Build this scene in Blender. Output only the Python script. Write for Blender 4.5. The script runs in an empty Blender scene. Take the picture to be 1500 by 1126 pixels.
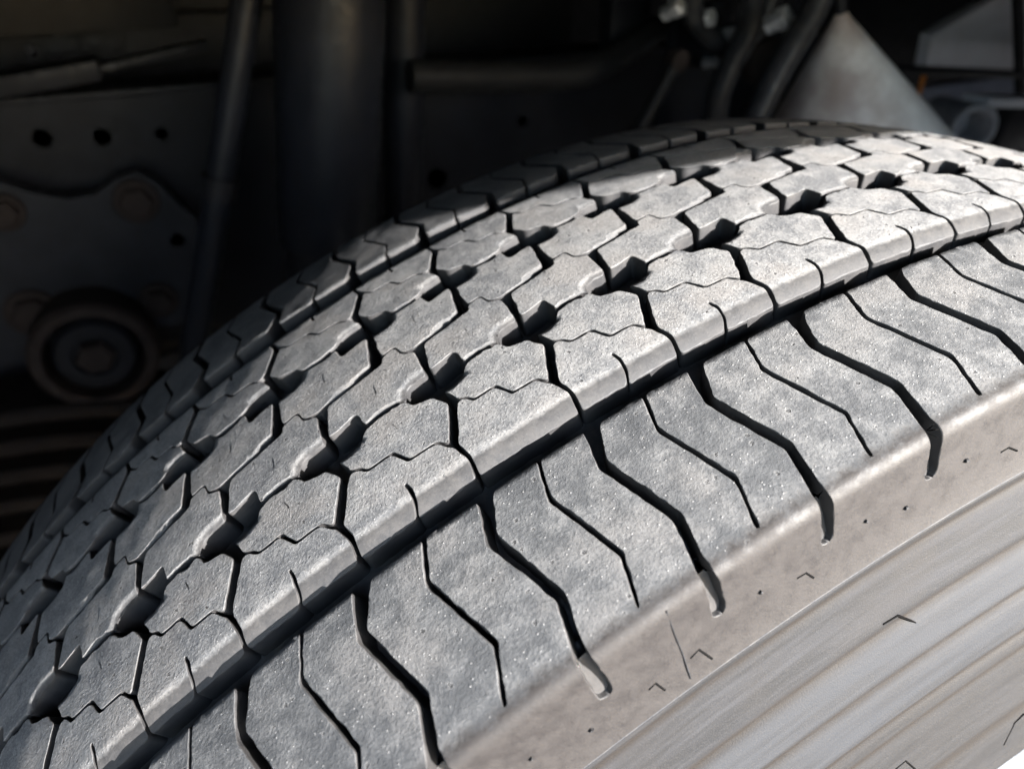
import bpy, bmesh, math, random
import numpy as np
from mathutils import Vector, Matrix
from mathutils.geometry import delaunay_2d_cdt

random.seed(7); rng = np.random.default_rng(11)
scene = bpy.context.scene
COL = scene.collection
R_ = math.radians

# ------------------------------------------------------------------ camera
# world: the axle is the Y axis through the origin, +X along the truck, +Y into the truck, Z up
CAM_POS = Vector((-0.24563, -0.19261, 0.57846))
CAM_ROT = Matrix(((0.8995345, 0.2418740, -0.3637782),
                  (-0.4368497, 0.4980565, -0.7490675),
                  (0.0, 0.8327285, 0.5536816)))
FOC = 0.68671
cd = bpy.data.cameras.new("camera"); cam = bpy.data.objects.new("camera", cd); COL.objects.link(cam)
cam.matrix_world = Matrix.Translation(CAM_POS) @ CAM_ROT.to_4x4()
cd.sensor_width = 36.0; cd.lens = FOC * 36.0
cd.clip_start = 0.01; cd.clip_end = 400
cd.dof.use_dof = True; cd.dof.focus_distance = 0.190; cd.dof.aperture_fstop = 10.5
scene.camera = cam

# ------------------------------------------------------------------ light
SUN = Vector((0.470, -0.777, 0.350)).normalized()          # towards the sun
world = bpy.data.worlds.new("World"); scene.world = world; world.use_nodes = True
wn = world.node_tree.nodes; wl = world.node_tree.links; wn.clear()
sky = wn.new("ShaderNodeTexSky"); sky.sky_type = 'NISHITA'; sky.sun_disc = False
sky.sun_elevation = math.asin(SUN.z); sky.sun_rotation = math.atan2(SUN.x, SUN.y)
bg = wn.new("ShaderNodeBackground"); bg.inputs["Strength"].default_value = 0.145
wo = wn.new("ShaderNodeOutputWorld")
wl.new(sky.outputs[0], bg.inputs[0]); wl.new(bg.outputs[0], wo.inputs[0])
sl = bpy.data.lights.new("sun", 'SUN'); sl.energy = 4.6; sl.angle = R_(0.5); sl.color = (1.0, 0.972, 0.945)
so = bpy.data.objects.new("sun", sl); COL.objects.link(so)
so.rotation_euler = SUN.to_track_quat('Z', 'Y').to_euler()
so.location = (2, -4, 3)

scene.view_settings.view_transform = 'Standard'; scene.view_settings.look = 'None'
scene.view_settings.exposure = 2.74; scene.view_settings.gamma = 1.0
scene.view_settings.use_curve_mapping = False
scene.cycles.max_bounces = 6

# ------------------------------------------------------------------ helpers
def tag(o, label=None, cat=None, group=None, kind=None):
    if label: o["label"] = label
    if cat: o["category"] = cat
    if group: o["group"] = group
    if kind: o["kind"] = kind
    return o

def link(name, me, mat=None, parent=None, loc=None):
    o = bpy.data.objects.new(name, me); COL.objects.link(o)
    if mat is not None and me is not None: me.materials.append(mat)
    if parent is not None: o.parent = parent
    if loc is not None: o.location = loc
    return o

def empty(name, loc):
    o = bpy.data.objects.new(name, None); COL.objects.link(o); o.location = loc
    o.empty_display_size = 0.05
    return o

def at(px, py, Y):
    """world point on the vertical plane y = Y seen at a place of the photograph (1500 x 1126)"""
    d = CAM_ROT @ Vector(((px - 750) / (FOC * 1500), -(py - 563) / (FOC * 1500), -1.0))
    return CAM_POS + d * ((Y - CAM_POS.y) / d.y)

def mesh_from_bm(name, bm, smooth=None):
    me = bpy.data.meshes.new(name); bm.normal_update(); bm.to_mesh(me); bm.free()
    if smooth is not None:
        for p in me.polygons: p.use_smooth = True
        me.set_sharp_from_angle(angle=R_(smooth))
    return me

def bm_box(bm, c, s, bevel=0.0, rot=None):
    r = bmesh.ops.create_cube(bm, size=1.0)
    vs = r["verts"]
    M = Matrix.Translation(Vector(c)) @ (rot.to_4x4() if rot else Matrix()) @ Matrix.Diagonal(Vector((*s, 1.0)))
    bmesh.ops.transform(bm, matrix=M, verts=vs)
    if bevel:
        es = {e for v in vs for e in v.link_edges}
        bmesh.ops.bevel(bm, geom=list(es), offset=bevel, segments=2, affect='EDGES', profile=0.6)

def frame(d):
    d = Vector(d).normalized()
    u = d.cross(Vector((0, 0, 1)))
    if u.length < 1e-3: u = d.cross(Vector((1, 0, 0)))
    u.normalize(); return u, d.cross(u).normalized()

def bm_lathe(bm, p, axis, prof, n=32, phase=0.0, cap=True):
    """revolve (distance along the axis, radius) pairs about the axis through p"""
    axis = Vector(axis).normalized(); u, v = frame(axis); rings = []
    for h, r in prof:
        rings.append([bm.verts.new(Vector(p) + axis * h + (u * math.cos(2 * math.pi * i / n + phase) + v * math.sin(2 * math.pi * i / n + phase)) * r) for i in range(n)])
    for a, b in zip(rings, rings[1:]):
        for i in range(n):
            j = (i + 1) % n; bm.faces.new((a[i], a[j], b[j], b[i]))
    if cap:
        bm.faces.new(list(reversed(rings[0]))); bm.faces.new(rings[-1])

def bm_tube(bm, pts, r, n=14):
    pts = [Vector(p) for p in pts]
    rs = r if isinstance(r, (list, tuple)) else [r] * len(pts)
    rings = []; u = None
    for i, p in enumerate(pts):
        d = (pts[min(i + 1, len(pts) - 1)] - pts[max(i - 1, 0)]).normalized()
        if u is None: u, v = frame(d)
        else:
            u = (u - d * u.dot(d)).normalized(); v = d.cross(u)
        rings.append([bm.verts.new(p + (u * math.cos(2 * math.pi * k / n) + v * math.sin(2 * math.pi * k / n)) * rs[i]) for k in range(n)])
    for a, b in zip(rings, rings[1:]):
        for k in range(n):
            j = (k + 1) % n; bm.faces.new((a[k], a[j], b[j], b[k]))
    bm.faces.new(list(reversed(rings[0]))); bm.faces.new(rings[-1])
    bmesh.ops.recalc_face_normals(bm, faces=bm.faces)

def curve_pts(ctrl, n=24):
    """Catmull-Rom through the points"""
    c = [Vector(p) for p in ctrl]; c = [c[0] * 2 - c[1]] + c + [c[-1] * 2 - c[-2]]; out = []
    for i in range(1, len(c) - 2):
        for k in range(n):
            t = k / n; a, b, d, e = c[i - 1], c[i], c[i + 1], c[i + 2]
            out.append(0.5 * ((2 * b) + (d - a) * t + (2 * a - 5 * b + 4 * d - e) * t * t + (3 * b - a - 3 * d + e) * t ** 3))
    out.append(c[-2]); return out

def plate(name, mat, parent, outline, holes, y, thick, smooth=40, bevel=0.0015):
    """a plate standing in the plane y, outline and holes in (x, z), real through holes"""
    V = []; E = []
    for loop in [outline] + holes:
        s = len(V); V += [Vector(p) for p in loop]; n = len(loop)
        E += [(s + i, s + (i + 1) % n) for i in range(n)]
    vo, eo, fo, *_ = delaunay_2d_cdt([v * 1000 for v in V], E, [], 3, 1e-4)
    bm = bmesh.new()
    f = [bm.verts.new((p.x / 1000, y, p.y / 1000)) for p in vo]
    b = [bm.verts.new((p.x / 1000, y + thick, p.y / 1000)) for p in vo]
    cnt = {}
    for t in fo:
        bm.faces.new([f[i] for i in t]); bm.faces.new([b[i] for i in reversed(t)])
        for i in range(len(t)):
            e = (t[i], t[(i + 1) % len(t)]); cnt[tuple(sorted(e))] = cnt.get(tuple(sorted(e)), 0) + 1
    for t in fo:
        for i in range(len(t)):
            e = (t[i], t[(i + 1) % len(t)])
            if cnt[tuple(sorted(e))] == 1: bm.faces.new((f[e[1]], f[e[0]], b[e[0]], b[e[1]]))
    bmesh.ops.recalc_face_normals(bm, faces=bm.faces)
    return link(name, mesh_from_bm(name, bm, smooth), mat, parent)

def circ(x, z, r, n=20): return [(x + r * math.cos(2 * math.pi * i / n), z + r * math.sin(2 * math.pi * i / n)) for i in range(n)]

# ------------------------------------------------------------------ materials
class NT:
    def __init__(s, name):
        s.m = bpy.data.materials.new(name); s.m.use_nodes = True
        s.t = s.m.node_tree; s.n = s.t.nodes; s.l = s.t.links
        s.bsdf = s.n["Principled BSDF"]
    def new(s, k, **kw):
        nd = s.n.new(k)
        for a, b in kw.items(): setattr(nd, a, b)
        return nd
    def put(s, sock, v):
        if isinstance(v, bpy.types.NodeSocket): s.l.new(v, sock)
        else: sock.default_value = v
    def math(s, op, a, b=0.0, c=None, clamp=False):
        nd = s.new("ShaderNodeMath", operation=op, use_clamp=clamp); s.put(nd.inputs[0], a); s.put(nd.inputs[1], b)
        if c is not None: s.put(nd.inputs[2], c)
        return nd.outputs[0]
    def noise(s, vec, scale, detail=4, rough=0.55, dist=0.0):
        nd = s.new("ShaderNodeTexNoise"); s.put(nd.inputs["Vector"], vec); s.put(nd.inputs["Scale"], scale)
        nd.inputs["Detail"].default_value = detail; nd.inputs["Roughness"].default_value = rough; nd.inputs["Distortion"].default_value = dist
        return nd.outputs[0]
    def voro(s, vec, scale, feature='F1'):
        nd = s.new("ShaderNodeTexVoronoi", feature=feature); s.put(nd.inputs["Vector"], vec); s.put(nd.inputs["Scale"], scale)
        return nd.outputs["Distance"]
    def ramp(s, f, lo, hi, a=0.0, b=1.0):
        nd = s.new("ShaderNodeMapRange"); s.put(nd.inputs[0], f); s.put(nd.inputs[1], lo); s.put(nd.inputs[2], hi); s.put(nd.inputs[3], a); s.put(nd.inputs[4], b)
        nd.interpolation_type = 'SMOOTHSTEP'
        return nd.outputs[0]
    def mix(s, f, a, b):
        nd = s.new("ShaderNodeMix", data_type='RGBA'); s.put(nd.inputs[0], f)
        s.put(nd.inputs[6], (*a, 1) if isinstance(a, tuple) and len(a) == 3 else a)
        s.put(nd.inputs[7], (*b, 1) if isinstance(b, tuple) and len(b) == 3 else b)
        return nd.outputs[2]
    def bump(s, h, dist, strength=1.0, normal=None):
        nd = s.new("ShaderNodeBump"); s.put(nd.inputs["Height"], h); nd.inputs["Distance"].default_value = dist; nd.inputs["Strength"].default_value = strength
        if normal is not None: s.l.new(normal, nd.inputs["Normal"])
        return nd.outputs[0]
    def coords(s):
        return s.new("ShaderNodeTexCoord").outputs["Object"]

def polar(nt, k_theta, k_r, k_y):
    """vector (angle, radius, axial) about the axle, for marks that run round the wheel"""
    sp = nt.new("ShaderNodeSeparateXYZ"); nt.l.new(nt.coords(), sp.inputs[0])
    th = nt.math('ARCTAN2', sp.outputs[0], sp.outputs[2])
    r = nt.math('SQRT', nt.math('ADD', nt.math('MULTIPLY', sp.outputs[0], sp.outputs[0]), nt.math('MULTIPLY', sp.outputs[2], sp.outputs[2])))
    cb = nt.new("ShaderNodeCombineXYZ")
    nt.l.new(nt.math('MULTIPLY', th, k_theta), cb.inputs[0]); nt.l.new(nt.math('MULTIPLY', r, k_r), cb.inputs[1]); nt.l.new(nt.math('MULTIPLY', sp.outputs[1], k_y), cb.inputs[2])
    return cb.outputs[0], r, sp.outputs[1]

def mat_tread():
    nt = NT("tread_rubber"); co = nt.coords()
    wear = nt.new("ShaderNodeAttribute", attribute_name="wear").outputs["Fac"]
    side = nt.new("ShaderNodeAttribute", attribute_name="side").outputs["Fac"]
    mid = nt.noise(co, 190, 6, 0.72); fine = nt.noise(co, 1250, 3, 0.72); big = nt.noise(co, 45, 2)
    # scuffed running surface: grey dust rubbed into the rubber, unlike from block to block
    rnd = nt.new("ShaderNodeObjectInfo").outputs["Random"]
    inner = nt.new("ShaderNodeAttribute", attribute_name="rib").outputs["Fac"]
    patch = nt.math('ADD', nt.math('ADD', nt.math('MULTIPLY', mid, 0.75), nt.math('MULTIPLY', big, 0.55)), nt.math('MULTIPLY', rnd, 0.10))
    top = nt.mix(nt.ramp(patch, 0.55, 0.82), (0.135, 0.137, 0.141), (0.235, 0.232, 0.228))
    top = nt.mix(nt.math('MULTIPLY', nt.ramp(big, 0.48, 0.66), 0.5), top, (0.205, 0.190, 0.178))
    top = nt.mix(nt.math('MULTIPLY', nt.ramp(fine, 0.53, 0.66), 0.48), top, (0.36, 0.355, 0.35))
    top = nt.mix(nt.math('MULTIPLY', nt.ramp(fine, 0.46, 0.34), 0.65), top, (0.062, 0.063, 0.068))
    top = nt.mix(nt.math('MULTIPLY', nt.math('SUBTRACT', 1.0, inner), nt.ramp(patch, 0.50, 0.86, 0.95, 0.50)), top, (0.066, 0.068, 0.071))
    # groove walls: rubber with a thin film of dust
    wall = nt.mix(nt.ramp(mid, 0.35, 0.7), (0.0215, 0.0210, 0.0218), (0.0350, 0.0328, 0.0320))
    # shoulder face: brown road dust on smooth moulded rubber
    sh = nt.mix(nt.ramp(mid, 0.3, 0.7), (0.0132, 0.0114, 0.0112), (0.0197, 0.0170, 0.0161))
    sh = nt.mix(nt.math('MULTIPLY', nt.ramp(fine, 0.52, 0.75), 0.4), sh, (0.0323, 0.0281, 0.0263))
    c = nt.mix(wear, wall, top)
    edge = nt.ramp(nt.math('ADD', side, nt.math('MULTIPLY', nt.math('SUBTRACT', mid, 0.5), 1.0)), 0.28, 0.80)
    c = nt.mix(nt.math('MULTIPLY', edge, nt.ramp(wear, 0.0, 0.6)), c, sh)
    # bright mineral grains pressed into the surface
    gr = nt.new("ShaderNodeTexVoronoi"); nt.l.new(co, gr.inputs["Vector"]); gr.inputs["Scale"].default_value = 980
    sx = nt.new("ShaderNodeSeparateColor"); nt.l.new(gr.outputs["Color"], sx.inputs[0])
    dot = nt.ramp(gr.outputs["Distance"], 0.30, 0.16)
    grain = nt.math('MULTIPLY', nt.math('MULTIPLY', dot, nt.ramp(sx.outputs[0], 0.80, 0.90)), wear)
    grain = nt.math('MULTIPLY', grain, nt.math('SUBTRACT', 1.0, edge))
    pv = nt.new("ShaderNodeTexVoronoi"); nt.l.new(co, pv.inputs["Vector"]); pv.inputs["Scale"].default_value = 420
    px = nt.new("ShaderNodeSeparateColor"); nt.l.new(pv.outputs["Color"], px.inputs[0])
    pr = nt.math('ADD', pv.outputs["Distance"], nt.math('MULTIPLY', nt.math('SUBTRACT', fine, 0.5), 0.8))
    pit = nt.math('MULTIPLY', nt.math('MULTIPLY', nt.ramp(pr, 0.26, 0.12), nt.ramp(px.outputs[1], 0.90, 0.92)), wear)
    chip = nt.math('MULTIPLY', nt.math('MULTIPLY', nt.ramp(pr, 0.42, 0.30), nt.ramp(px.outputs[1], 0.90, 0.92)), wear)
    c = nt.mix(nt.math('MULTIPLY', nt.math('MULTIPLY', chip, nt.math('SUBTRACT', 1.0, edge)), 0.18), c, (0.36, 0.355, 0.35)); pit = nt.math('MULTIPLY', pit, nt.math('SUBTRACT', 1.0, edge)); c = nt.mix(nt.math('MULTIPLY', pit, 0.8), c, (0.04, 0.04, 0.042))
    c = nt.mix(nt.math('MULTIPLY', grain, 0.30), c, (0.50, 0.49, 0.48))
    nt.l.new(c, nt.bsdf.inputs["Base Color"])
    nt.l.new(nt.ramp(mid, 0.3, 0.7, 0.55, 0.75), nt.bsdf.inputs["Roughness"])
    nt.bsdf.inputs["Specular IOR Level"].default_value = 0.4
    h = nt.math('ADD', nt.math('MULTIPLY', fine, 0.40), nt.math('MULTIPLY', mid, 0.62))
    h = nt.math('SUBTRACT', h, nt.math('MULTIPLY', pit, 1.1)); h = nt.math('ADD', h, nt.math('MULTIPLY', grain, 0.35))
    amt = nt.math('MULTIPLY', nt.ramp(wear, 0.0, 1.0, 0.3, 1.0), nt.math('SUBTRACT', 1.0, nt.math('MULTIPLY', edge, 0.5)))
    nt.l.new(nt.bump(nt.math('MULTIPLY', h, amt), 0.00040, 1.0), nt.bsdf.inputs["Normal"])
    return nt.m

def mat_carcass():
    nt = NT("sidewall_rubber"); co = nt.coords()
    pv, r, y = polar(nt, 9, 300, 160); st = nt.noise(pv, 1.0, 4, 0.62)
    pv2, _, _ = polar(nt, 90, 2600, 1200); st2 = nt.noise(pv2, 1.0, 2, 0.6)
    fine = nt.noise(co, 2200, 1, 0.6); big = nt.noise(co, 40, 2)
    c = nt.mix(nt.ramp(st, 0.36, 0.64), (0.0155, 0.0155, 0.0164), (0.0267, 0.0268, 0.0291))
    c = nt.mix(nt.math('MULTIPLY', nt.ramp(big, 0.45, 0.7), 0.6), c, (0.0225, 0.0209, 0.0202))
    band = nt.math('MULTIPLY', nt.ramp(nt.math('ADD', r, nt.math('MULTIPLY', nt.math('SUBTRACT', st, 0.5), 0.012)), 0.440, 0.432), nt.ramp(r, 0.402, 0.4055))
    c = nt.mix(nt.math('MULTIPLY', band, nt.ramp(st, 0.3, 0.7, 0.45, 0.95)), c, (0.0286, 0.0301, 0.0335))
    c = nt.mix(nt.math('MULTIPLY', nt.ramp(r, 0.4055, 0.402), 0.6), c, (0.0185, 0.0177, 0.0174))
    c = nt.mix(nt.math('MULTIPLY', nt.ramp(st2, 0.50, 0.75), 0.22), c, (0.0434, 0.0434, 0.0473))
    c = nt.mix(nt.math('MULTIPLY', nt.ramp(fine, 0.55, 0.75), 0.35), c, (0.0402, 0.0395, 0.0402))
    ring_brown = nt.new("ShaderNodeAttribute", attribute_name="ring_brown").outputs["Fac"]
    c = nt.mix(nt.math('MULTIPLY', ring_brown, nt.ramp(st2, 0.2, 0.6, 0.5, 0.95)), c, (0.0145, 0.0117, 0.0097))
    nt.l.new(c, nt.bsdf.inputs["Base Color"])
    nt.l.new(nt.ramp(st, 0.3, 0.7, 0.62, 0.74), nt.bsdf.inputs["Roughness"])
    nt.bsdf.inputs["Specular IOR Level"].default_value = 0.16
    b1 = nt.bump(nt.math('ADD', nt.math('MULTIPLY', fine, .07), nt.math('ADD', nt.math('MULTIPLY', st2, .025), nt.math('MULTIPLY', st, .12))), 0.001, 1.0)
    nt.l.new(b1, nt.bsdf.inputs["Normal"])
    return nt.m

def mat_floor():
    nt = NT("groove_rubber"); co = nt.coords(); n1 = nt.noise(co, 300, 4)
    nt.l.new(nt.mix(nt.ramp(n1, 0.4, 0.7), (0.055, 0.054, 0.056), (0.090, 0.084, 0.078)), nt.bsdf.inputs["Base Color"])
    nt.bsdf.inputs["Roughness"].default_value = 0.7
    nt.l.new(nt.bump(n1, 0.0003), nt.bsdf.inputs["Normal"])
    return nt.m

def mat_metal(name, c1, c2, dust, rough=0.55, metallic=0.0, scale=30.0, amount=0.5, spec=0.16):
    nt = NT(name); co = nt.new("ShaderNodeNewGeometry").outputs["Position"]
    a = nt.noise(co, scale, 5, 0.6); b = nt.noise(co, scale * 4.3, 4, 0.6)
    c = nt.mix(nt.ramp(a, 0.35, 0.68), c1, c2)
    c = nt.mix(nt.math('MULTIPLY', nt.ramp(b, 0.48, 0.72), amount), c, dust)
    nt.l.new(c, nt.bsdf.inputs["Base Color"])
    nt.l.new(nt.ramp(b, 0.3, 0.7, rough - 0.12, rough + 0.15), nt.bsdf.inputs["Roughness"])
    nt.bsdf.inputs["Metallic"].default_value = metallic; nt.bsdf.inputs["Specular IOR Level"].default_value = spec
    nt.l.new(nt.bump(b, 0.0008, 0.6), nt.bsdf.inputs["Normal"])
    return nt.m

def mat_ground():
    nt = NT("asphalt"); co = nt.new("ShaderNodeNewGeometry").outputs["Position"]
    a = nt.noise(co, 2.2, 4); b = nt.noise(co, 160, 4, 0.7)
    c = nt.mix(nt.ramp(a, 0.35, 0.7), (0.048, 0.047, 0.047), (0.070, 0.069, 0.068))
    c = nt.mix(nt.math('MULTIPLY', nt.ramp(b, 0.5, 0.7), 0.5), c, (0.12, 0.118, 0.116))
    nt.l.new(c, nt.bsdf.inputs["Base Color"]); nt.bsdf.inputs["Roughness"].default_value = 0.9
    nt.l.new(nt.bump(b, 0.004), nt.bsdf.inputs["Normal"])
    return nt.m

M_TREAD = mat_tread(); M_SIDE = mat_carcass(); M_FLOOR = mat_floor(); M_GROUND = mat_ground()
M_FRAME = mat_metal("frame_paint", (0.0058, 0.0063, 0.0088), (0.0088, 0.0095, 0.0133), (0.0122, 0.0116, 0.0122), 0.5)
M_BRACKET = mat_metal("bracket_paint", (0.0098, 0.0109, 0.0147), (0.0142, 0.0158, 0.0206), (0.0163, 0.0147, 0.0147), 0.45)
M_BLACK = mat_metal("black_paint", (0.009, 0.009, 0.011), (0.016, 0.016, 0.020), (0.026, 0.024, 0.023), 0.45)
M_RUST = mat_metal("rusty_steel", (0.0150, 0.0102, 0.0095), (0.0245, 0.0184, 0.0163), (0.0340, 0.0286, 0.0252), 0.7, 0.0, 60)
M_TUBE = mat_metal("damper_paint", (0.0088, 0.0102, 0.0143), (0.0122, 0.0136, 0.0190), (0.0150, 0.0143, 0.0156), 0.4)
M_HOSE = mat_metal("hose_rubber", (0.016, 0.016, 0.018), (0.026, 0.026, 0.030), (0.05, 0.046, 0.042), 0.4)
M_CONE = mat_metal("grey_shield", (0.42, 0.39, 0.38), (0.50, 0.485, 0.485), (0.24, 0.17, 0.14), 0.34, 0.0, 11, 0.5)
def brown_side_cone():
    nt = NT("brown_side_shield"); co = nt.new("ShaderNodeNewGeometry").outputs["Position"]
    sp = nt.new("ShaderNodeSeparateXYZ"); nt.l.new(co, sp.inputs[0])
    n1 = nt.noise(co, 16, 5, 0.6); n2 = nt.noise(co, 55, 4, 0.6)
    f = nt.math('ADD', sp.outputs[0], nt.math('MULTIPLY', nt.math('SUBTRACT', n1, 0.5), 0.22))
    c = nt.mix(nt.ramp(n2, 0.35, 0.7), (0.66, 0.63, 0.61), (0.76, 0.735, 0.72))
    c = nt.mix(nt.math('MULTIPLY', nt.ramp(f, 0.50, 0.38), 0.85), c, (0.22, 0.155, 0.13))  # brown towards low X, broken up by noise
    nt.l.new(c, nt.bsdf.inputs["Base Color"]); nt.bsdf.inputs["Roughness"].default_value = 0.36
    nt.l.new(nt.bump(n2, 0.001, 0.5), nt.bsdf.inputs["Normal"])
    return nt.m
M_CONE = brown_side_cone()
M_GREY = mat_metal("pale_plastic", (0.52, 0.52, 0.57), (0.58, 0.58, 0.63), (0.50, 0.48, 0.48), 0.5, 0.0, 12)
M_PIPE = mat_metal("pipe_steel", (0.30, 0.30, 0.33), (0.40, 0.40, 0.43), (0.18, 0.16, 0.15), 0.4)
M_SLIT = mat_metal("slit_shade", (0.004, 0.004, 0.004), (0.006, 0.006, 0.006), (0.010, 0.009, 0.009), 0.8, spec=0.02)  # near-black colour stands for the shade inside the chevron slits
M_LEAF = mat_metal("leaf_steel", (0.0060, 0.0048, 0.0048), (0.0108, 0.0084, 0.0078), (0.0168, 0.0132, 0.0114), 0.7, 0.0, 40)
M_STEEL = mat_metal("bright_steel", (0.50, 0.51, 0.54), (0.62, 0.63, 0.66), (0.35, 0.33, 0.30), 0.35, 0.7)
M_BLUE = mat_metal("blue_grey_paint", (0.16, 0.18, 0.24), (0.20, 0.22, 0.29), (0.18, 0.17, 0.17), 0.5)
M_ORANGE = mat_metal("orange_plastic", (0.65, 0.22, 0.04), (0.75, 0.27, 0.05), (0.4, 0.2, 0.1), 0.4)
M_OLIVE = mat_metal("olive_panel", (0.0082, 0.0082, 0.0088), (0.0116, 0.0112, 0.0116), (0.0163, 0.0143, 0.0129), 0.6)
M_BODY = mat_metal("body_paint", (0.10, 0.11, 0.13), (0.12, 0.13, 0.15), (0.16, 0.15, 0.14), 0.35)
M_RIM = mat_metal("rim_paint", (0.45, 0.45, 0.46), (0.55, 0.55, 0.56), (0.3, 0.27, 0.24), 0.4)

# ================================================================== THE WHEEL
# tread pattern laid out in (t, s): t counts pitches round the tyre, s is millimetres across it
N_PITCH = 88; PITCH = 0.0715200; LP = 35.76; TH0 = -0.2737
KN = np.arange(-7, 6); KW = np.array([.0909, .0923, .1147, .0430, .0784, .1494, .0747, .0028, -.0336, .0102, .0763, .0634, .0625])
_kt = np.concatenate([KN, [KN[0] + N_PITCH]]).astype(float)
_kth = np.concatenate([PITCH * (KN + KW), [PITCH * (KN[0] + KW[0]) + 2 * math.pi]])
def theta(t):
    t = np.asarray(t, float); n = np.floor((t - _kt[0]) / N_PITCH)
    return np.interp(t - n * N_PITCH, _kt, _kth) + n * 2 * math.pi + TH0

# cross section from the crown to the bead, half of it: a = millimetres along the surface
def build_profile():
    pts = [(a, 500 - 0.000886 * a * a) for a in np.arange(0, 115.01, 0.5)]
    p0 = np.array(pts[-1]); p1 = np.array([118.1, 487.95]); p2 = np.array([118.75, 484.6])
    for u in np.linspace(0, 1, 14)[1:]:
        pts.append(tuple((1 - u) ** 2 * p0 + 2 * u * (1 - u) * p1 + u * u * p2))
    q = [Vector((x, y, 0)) for x, y in [(118.75, 484.6), (119.5, 473.5), (121.8, 456.5), (129.8, 435.0), (135.2, 421.0), (139.3, 404.0), (143.6, 384.0), (148.5, 362.0), (149.5, 338.0), (140.0, 312.0), (121.0, 295.0), (112.0, 287.0)]]
    for v in curve_pts(q, 16)[1:]: pts.append((v.x, v.y))
    P = np.array(pts); ds = np.hypot(*np.diff(P, axis=0).T); a = np.concatenate([[0], np.cumsum(ds)])
    k = np.searchsorted(P[:231, 0], 115.0); a = a - a[230] + 115.0     # s equals y (mm) at the shoulder
    return P, a
PROF, PA = build_profile()
PT = np.gradient(PROF, PA, axis=0); PT /= np.hypot(*PT.T)[:, None]
def a_at_radius(r): return float(np.interp(-r, -PROF[:, 1], PA))
A_SLOT = a_at_radius(473.5); A_END = a_at_radius(456.5)

def place(t, s, d):
    """surface point, normal, round-the-tyre and across-the-tyre tangents (metres) for depth d mm"""
    t = np.asarray(t, float); s = np.asarray(s, float); sg = np.where(s < 0, -1.0, 1.0); a = np.abs(s)
    y = np.interp(a, PA, PROF[:, 0]) * sg; r = np.interp(a, PA, PROF[:, 1])
    ty = np.interp(a, PA, PT[:, 0]); tr = np.interp(a, PA, PT[:, 1]) ; l = np.hypot(ty, tr); ty /= l; tr /= l
    ny = -tr * sg; nr = ty                                # outward normal in (y, r)
    by = ty; br = tr * sg                                 # direction of growing s
    y = y - ny * d; r = r - nr * d
    th = theta(t); sn, cs = np.sin(th), np.cos(th)
    P = np.stack([r * sn, y, r * cs], 1) / 1000
    Nn = np.stack([nr * sn, ny, nr * cs], 1); T = np.stack([cs, 0 * cs, -sn], 1); B = np.stack([br * sn, by, br * cs], 1)
    return P, Nn, T, B

TAU = 0.24                                                # the tread is the same turned half round
def flip(poly): return [(TAU - t, -s, *f) for t, s, *f in poly]

_ph = rng.uniform(0, 6.28, 24); _fr = rng.normal(0, 1, (24, 2))
def lump(X, S):
    """slow unevenness of the worn surface, mm"""
    z = np.zeros_like(X)
    for i in range(24):
        L = 5.0 + 1.2 * i
        z += np.sin(6.28 * (X * _fr[i, 0] + S * _fr[i, 1]) / L / 1.2 + _ph[i]) * L / 33
    return z * 0.022

def dist_poly(X, S, line):
    """distance (mm) from points to a polyline given in (t, s)"""
    best = np.full(X.shape, 1e9)
    L = [(t * LP, s) for t, s in line]
    for (x0, y0), (x1, y1) in zip(L, L[1:]):
        dx, dy = x1 - x0, y1 - y0; u = np.clip(((X - x0) * dx + (S - y0) * dy) / (dx * dx + dy * dy), 0, 1)
        best = np.minimum(best, np.hypot(X - x0 - u * dx, S - y0 - u * dy))
    return best
def scoop(d, w, h, e=2.0): return h * np.clip(1 - d / w, 0, 1) ** e

# ---- outlines (near half; anticlockwise). A third value 1 marks a vertex of an edge that runs on without a gap
sA, sE = -A_SLOT, -A_END
SHOULDER = [(.150, -69.3), (.088, -72.6), (-.020, -81.0), (.158, -102.6), (.066, -114.2), (.072, sA + .8), (.055, sA), (.033, sA - .4, 1),
            (.033, sE, 1), (.28, sE, 1), (.53, sE, 1), (.78, sE, 1), (1.033, sE, 1), (1.033, sA - .4, 1), (.962, sA + .1), (.955, sA + 1.0), (.966, -115.6), (.986, -114.0), (1.075, -103.1), (.893, -81.5), (.992, -69.3),
            (.580, -69.2), (.470, -80.5), (.652, -102.6), (.512, -115.6), (.488, -115.4), (.618, -103.3), (.437, -81.2), (.552, -69.2)]
RIB_LOW = [(.300, -36.4, 2), (.118, -50.0), (.152, -56.0), (.126, -60.4), (.126, -61.2),
           (.572, -61.2), (.622, -58.0), (.636, -54.0), (.622, -50.8), (.646, -50.6), (.662, -54.0), (.646, -58.0), (.588, -61.2),
           (1.090, -61.2), (1.090, -60.4), (1.116, -56.0), (1.064, -49.4),
           (1.018, -47.8, 2), (.972, -45.15, 2), (.738, -45.0, 2), (.652, -38.95, 2), (.438, -39.1, 2), (.392, -36.5, 2), (.345, -35.6, 2)]
RIB_LOW_PLAIN = RIB_LOW[:5] + RIB_LOW[13:]
RIB_HIGH = [(.265, -28.2), (.290, -29.8), (.326, -33.4), (.322, -34.2, 2), (.345, -34.85, 2), (.402, -35.7, 2), (.454, -38.25, 2), (.670, -38.15, 2), (.756, -44.25, 2), (.984, -44.45, 2), (1.032, -46.9, 2), (1.058, -47.8, 2),
            (1.246, -34.0), (1.192, -30.8), (1.165, -28.7), (1.060, -27.7), (.978, -26.6), (.962, -24.6), (.930, -23.0), (.880, -22.4, 3), (.730, -22.6, 3), (.570, -23.9), (.545, -25.0), (.500, -26.7), (.400, -27.9)]
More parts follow.
